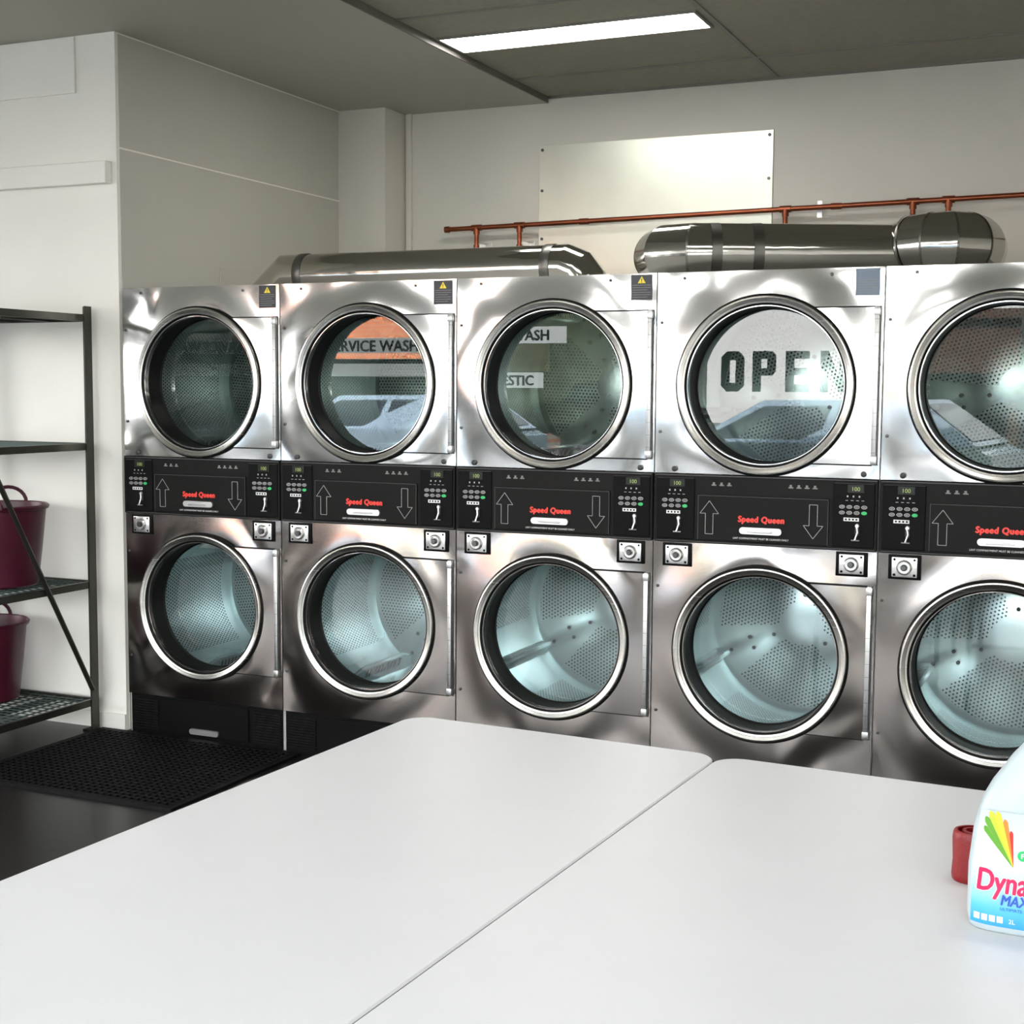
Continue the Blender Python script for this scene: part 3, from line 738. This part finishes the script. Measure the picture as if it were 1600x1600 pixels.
# ---------------------------------------------------------------- tables
def rrect(w,l,r,n=8):
    P=[]
    for cx,cy,s in ((w/2-r,l/2-r,0),(-w/2+r,l/2-r,90),(-w/2+r,-l/2+r,180),(w/2-r,-l/2+r,270)):
        for k in range(n+1):
            a=math.radians(s+90*k/n); P.append((cx+r*math.cos(a),cy+r*math.sin(a)))
    return P
def table(x,y,rz,w=.757):
    t=empty("folding_table",(x,y,0),"white laminate trestle table with rounded corners","table",rz,"white tables pushed together")
    l=1.83
    g=G(); P0=rrect(w-.006,l-.006,.057); P1=rrect(w,l,.06); n=len(P0)
    rings=[(P0,.75),(P1,.747),(P1,.722),(P0,.716)]
    v=[(a,b,z) for P,z in rings for a,b in P]; f=[tuple(range(n)),tuple(range(4*n-1,3*n-1,-1))]
    fm=[0,1]
    for i in range(3):
        for k in range(n): f.append((i*n+k,(i+1)*n+k,(i+1)*n+(k+1)%n,i*n+(k+1)%n)); fm.append(0 if i==0 else 1)
    mk("table_top",v,f,[M['table'],M['tedge']],t,False,fm)
    for s in (-1,1):
        for q in (-1,1):
            G().tube([(s*.30,q*.68,.715),(s*.30,q*.74,.3),(s*.30,q*.76,.0)],.014,12).obj("leg",[M['leg']],t,True)
        G().tube([(-.30,s*.745,.25),(.30,s*.745,.25)],.011,10).obj("cross_bar",[M['leg']],t,True)
    return t
ta=-.053; tx,ty=2.785,-2.912
table(tx+.006,ty,ta,.745)
table(tx+.7590*math.cos(ta),ty+.7590*math.sin(ta)-.004,ta)

# ---------------------------------------------------------------- detergent bottle
BX,BY=3.864,-2.745
bo=empty("detergent_bottle",(BX,BY,.75),"pale blue plastic laundry detergent bottle with colourful label","detergent bottle")
secs=[(0,.078,.036,0),(.004,.082,.040,0),(.02,.085,.043,0),(.09,.085,.043,0),(.15,.080,.042,.001),(.185,.0725,.040,.003),(.210,.0635,.037,.006),(.232,.053,.032,.010),(.250,.0445,.028,.013),(.266,.036,.025,.017),(.280,.0275,.023,.020),(.290,.022,.022,.022),(.308,.022,.022,.022)]
v=[];n=48
def sup(t,a,b,e):
    c,s=math.cos(t),math.sin(t); return a*math.copysign(abs(c)**(2/e),c), b*math.copysign(abs(s)**(2/e),s)
for z,a,b,ox in secs:
    e=3.6 if z<.2 else (2.8 if z<.26 else 2)
    for k in range(n):
        x,y=sup(2*pi*k/n,a,b,e); v.append((x+ox,y,z))
f=[(i*n+k,i*n+(k+1)%n,(i+1)*n+(k+1)%n,(i+1)*n+k) for i in range(len(secs)-1) for k in range(n)]
f+=[tuple(range(n-1,-1,-1)),tuple((len(secs)-1)*n+k for k in range(n))]
mk("bottle_body",v,f,[M['bottle']],bo,True,sharp=50)
G().tube([(.050,0,.225),(.080,0,.215),(.090,0,.18),(.086,0,.13)],.012,12).obj("handle",[M['bottle']],bo,True)
g=G().lathe([(.0,.348),(.020,.348),(.024,.342),(.026,.310),(.028,.304),(.028,.298),(.022,.296)],(.022,0,0),'z',32)
g.obj("cap",[M['bottle']],bo,True)
def fy(x,z,off):
    a,b=.0855,.0432
    if z>.15: a=.0855-(z-.15)*.20
    e=3.6; q=max(0,1-abs(x/a)**e)**(1/e); return -b*q-off
v=[];f=[];nx,nz=24,16
for j in range(nz+1):
    z=.012+.165*j/nz
    for i in range(nx+1):
        x=-.078+.156*i/nx
        if z>.09: x*=1-(z-.09)*1.5
        v.append((x,fy(x,z,.0010),z))
f=[(j*(nx+1)+i,j*(nx+1)+i+1,(j+1)*(nx+1)+i+1,(j+1)*(nx+1)+i) for j in range(nz) for i in range(nx)]
lb=mk("label",v,f,[M['label']],bo,True)
def warp(o,off):
    for q in o.data.vertices: q.co.y=fy(q.co.x,q.co.z,off)+(q.co.y)*.3
o=text("brand_lettering_outline","Dynamo",.045,(-.072,0,.062),M['white'],lb,bold=.0032,shear=.12,sx=.73); warp(o,.0016)
o=text("brand_lettering","Dynamo",.045,(-.072,0,.062),M['magenta'],lb,bold=.0014,shear=.12,sx=.73); warp(o,.0028)
o=text("lettering","MAX",.021,(-.038,0,.0445),M['blue'],lb,bold=.0008,shear=.2,sx=.8); warp(o,.0022)
o=text("small_lettering","ULTIMATE 3 IN 1",.0065,(-.038,0,.0365),M['blue'],lb); warp(o,.0020)
o=text("volume_lettering","2L",.009,(-.026,0,.019),M['white'],lb); warp(o,.0020)
cols=['lgreen','lgreen','lime','yellow','orange','red2']
g=G(); c=Vector((-.022,0,.099))
for k in range(6):
    a0=math.radians(136-k*7.2); a1=math.radians(136-(k+1)*7.2+.1)
    L_=(.078,.088,.092,.088,.074,.056)[k]; vv=[]; ff=[]
    for i in range(13):
        for s in range(5):
            tt=s/4; l=L_*(.93+.07*math.sin(tt*pi))*(.02+.98*i/12)
            a=a0+(a1-a0)*tt; x=c.x+l*math.cos(a)*.78; z=c.z+l*math.sin(a)*.95; vv.append((x,fy(x,z,.0022),z))
    for i in range(12):
        for s in range(4): ff.append((i*5+s,i*5+s+1,(i+1)*5+s+1,(i+1)*5+s))
    g.add(vv,ff,k)
g.obj("plume_print",[M[c] for c in cols],lb)
g=G()
for k in range(4):
    x=-.073+k*.0105; g.add([(x,fy(x,.02,.0016),.018),(x+.008,fy(x+.008,.02,.0016),.018),(x+.008,fy(x+.008,.03,.0016),.027),(x,fy(x,.03,.0016),.027)],[(0,1,2,3)],0)
g.obj("icon_print",[M['white']],lb)
g=G(); vv=[(-.010+.0075*math.cos(2*pi*k/20),0,.118+.0075*math.sin(2*pi*k/20)) for k in range(20)]
g.add([(x,fy(x,z,.0024),z) for x,_,z in vv],[tuple(range(20))]); bd=g.obj("badge_print",[M['green']],lb)
o=text("badge_lettering","F",.010,(-.0130,0,.1148),M['white'],lb,bold=.0003); warp(o,.0030)

# red rolled wallet
rw=empty("red_wallet",(3.772,-2.570,.75),"soft rolled dark red leather wallet standing beside the detergent bottle","wallet",.35)
P=[];T=[]
for k in range(46):
    a=math.radians(-20+k*15); rad=.012+.020*k/45
    P.append((1.25*rad*math.cos(a),rad*math.sin(a))); 
for k in range(46):
    a=math.radians(-20+(45-k)*15); rad=.012+.020*(45-k)/45-.0045
    T.append((1.25*rad*math.cos(a),rad*math.sin(a)))
loop=P+T; nL=len(loop); v=[];f=[]
zs=[(0,.90),(.003,.97),(.010,1),(.035,.96),(.068,1),(.077,.97),(.080,.92)]
for z,s in zs:
    for x,y in loop: v.append((x*s,y*s,z))
for i in range(len(zs)-1):
    for k in range(nL): f.append((i*nL+k,i*nL+(k+1)%nL,(i+1)*nL+(k+1)%nL,(i+1)*nL+k))
for k in range(45):
    a,b=k,nL-1-k
    f.append((a,b,b-1,a+1)); o_=(len(zs)-1)*nL; f.append((o_+a,o_+a+1,o_+b-1,o_+b))
g=G().add(v,f); g.obj("wallet_body",[M['redleather']],rw,True,sharp=60)
G().lathe([(.006,-.0325),(.005,-.035),(0,-.0355)],(-.014,0,.018),'y',14).obj("snap",[M['bolt']],rw,True)

# ---------------------------------------------------------------- light
w=bpy.data.worlds.new("sky"); scn.world=w; w.use_nodes=True; nt=w.node_tree
bg=nt.nodes["Background"]; tc=N(nt,"ShaderNodeTexCoord"); sp=N(nt,"ShaderNodeSeparateXYZ"); cr=N(nt,"ShaderNodeValToRGB")
nt.links.new(tc.outputs["Generated"],sp.inputs[0]); nt.links.new(sp.outputs["Z"],cr.inputs[0]); nt.links.new(cr.outputs[0],bg.inputs[0])
cr.color_ramp.elements[0].color=(.98,.97,.94,1); cr.color_ramp.elements[1].position=.6; cr.color_ramp.elements[1].color=(.80,.89,1,1)
bg.inputs[1].default_value=13
S=bpy.data.lights.new("sun",'SUN'); S.energy=60; S.angle=.01; S.color=(1,.95,.87)
so=bpy.data.objects.new("sun",S); COL.objects.link(so); so.rotation_euler=(math.radians(-48),0,math.radians(15))

# ---------------------------------------------------------------- camera
yaw,pitch,roll=[math.radians(a) for a in (23.943,5.083,0.384)]
fw=Vector((-math.sin(yaw)*math.cos(pitch),math.cos(yaw)*math.cos(pitch),-math.sin(pitch)))
r0=Vector((math.cos(yaw),math.sin(yaw),0)); u0=r0.cross(fw)
rr=r0*math.cos(roll)+u0*math.sin(roll); uu=-r0*math.sin(roll)+u0*math.cos(roll)
cam=bpy.data.cameras.new("camera"); co=bpy.data.objects.new("camera",cam); COL.objects.link(co)
m=Matrix((rr,uu,-fw)).transposed().to_4x4(); m.translation=Vector((3.962,-4.79,1.51)); co.matrix_world=m
cam.sensor_width=36; cam.lens=2161.9/1600*36; cam.clip_start=.02
scn.camera=co
scn.view_settings.view_transform='Standard'
scn.view_settings.exposure=0.0
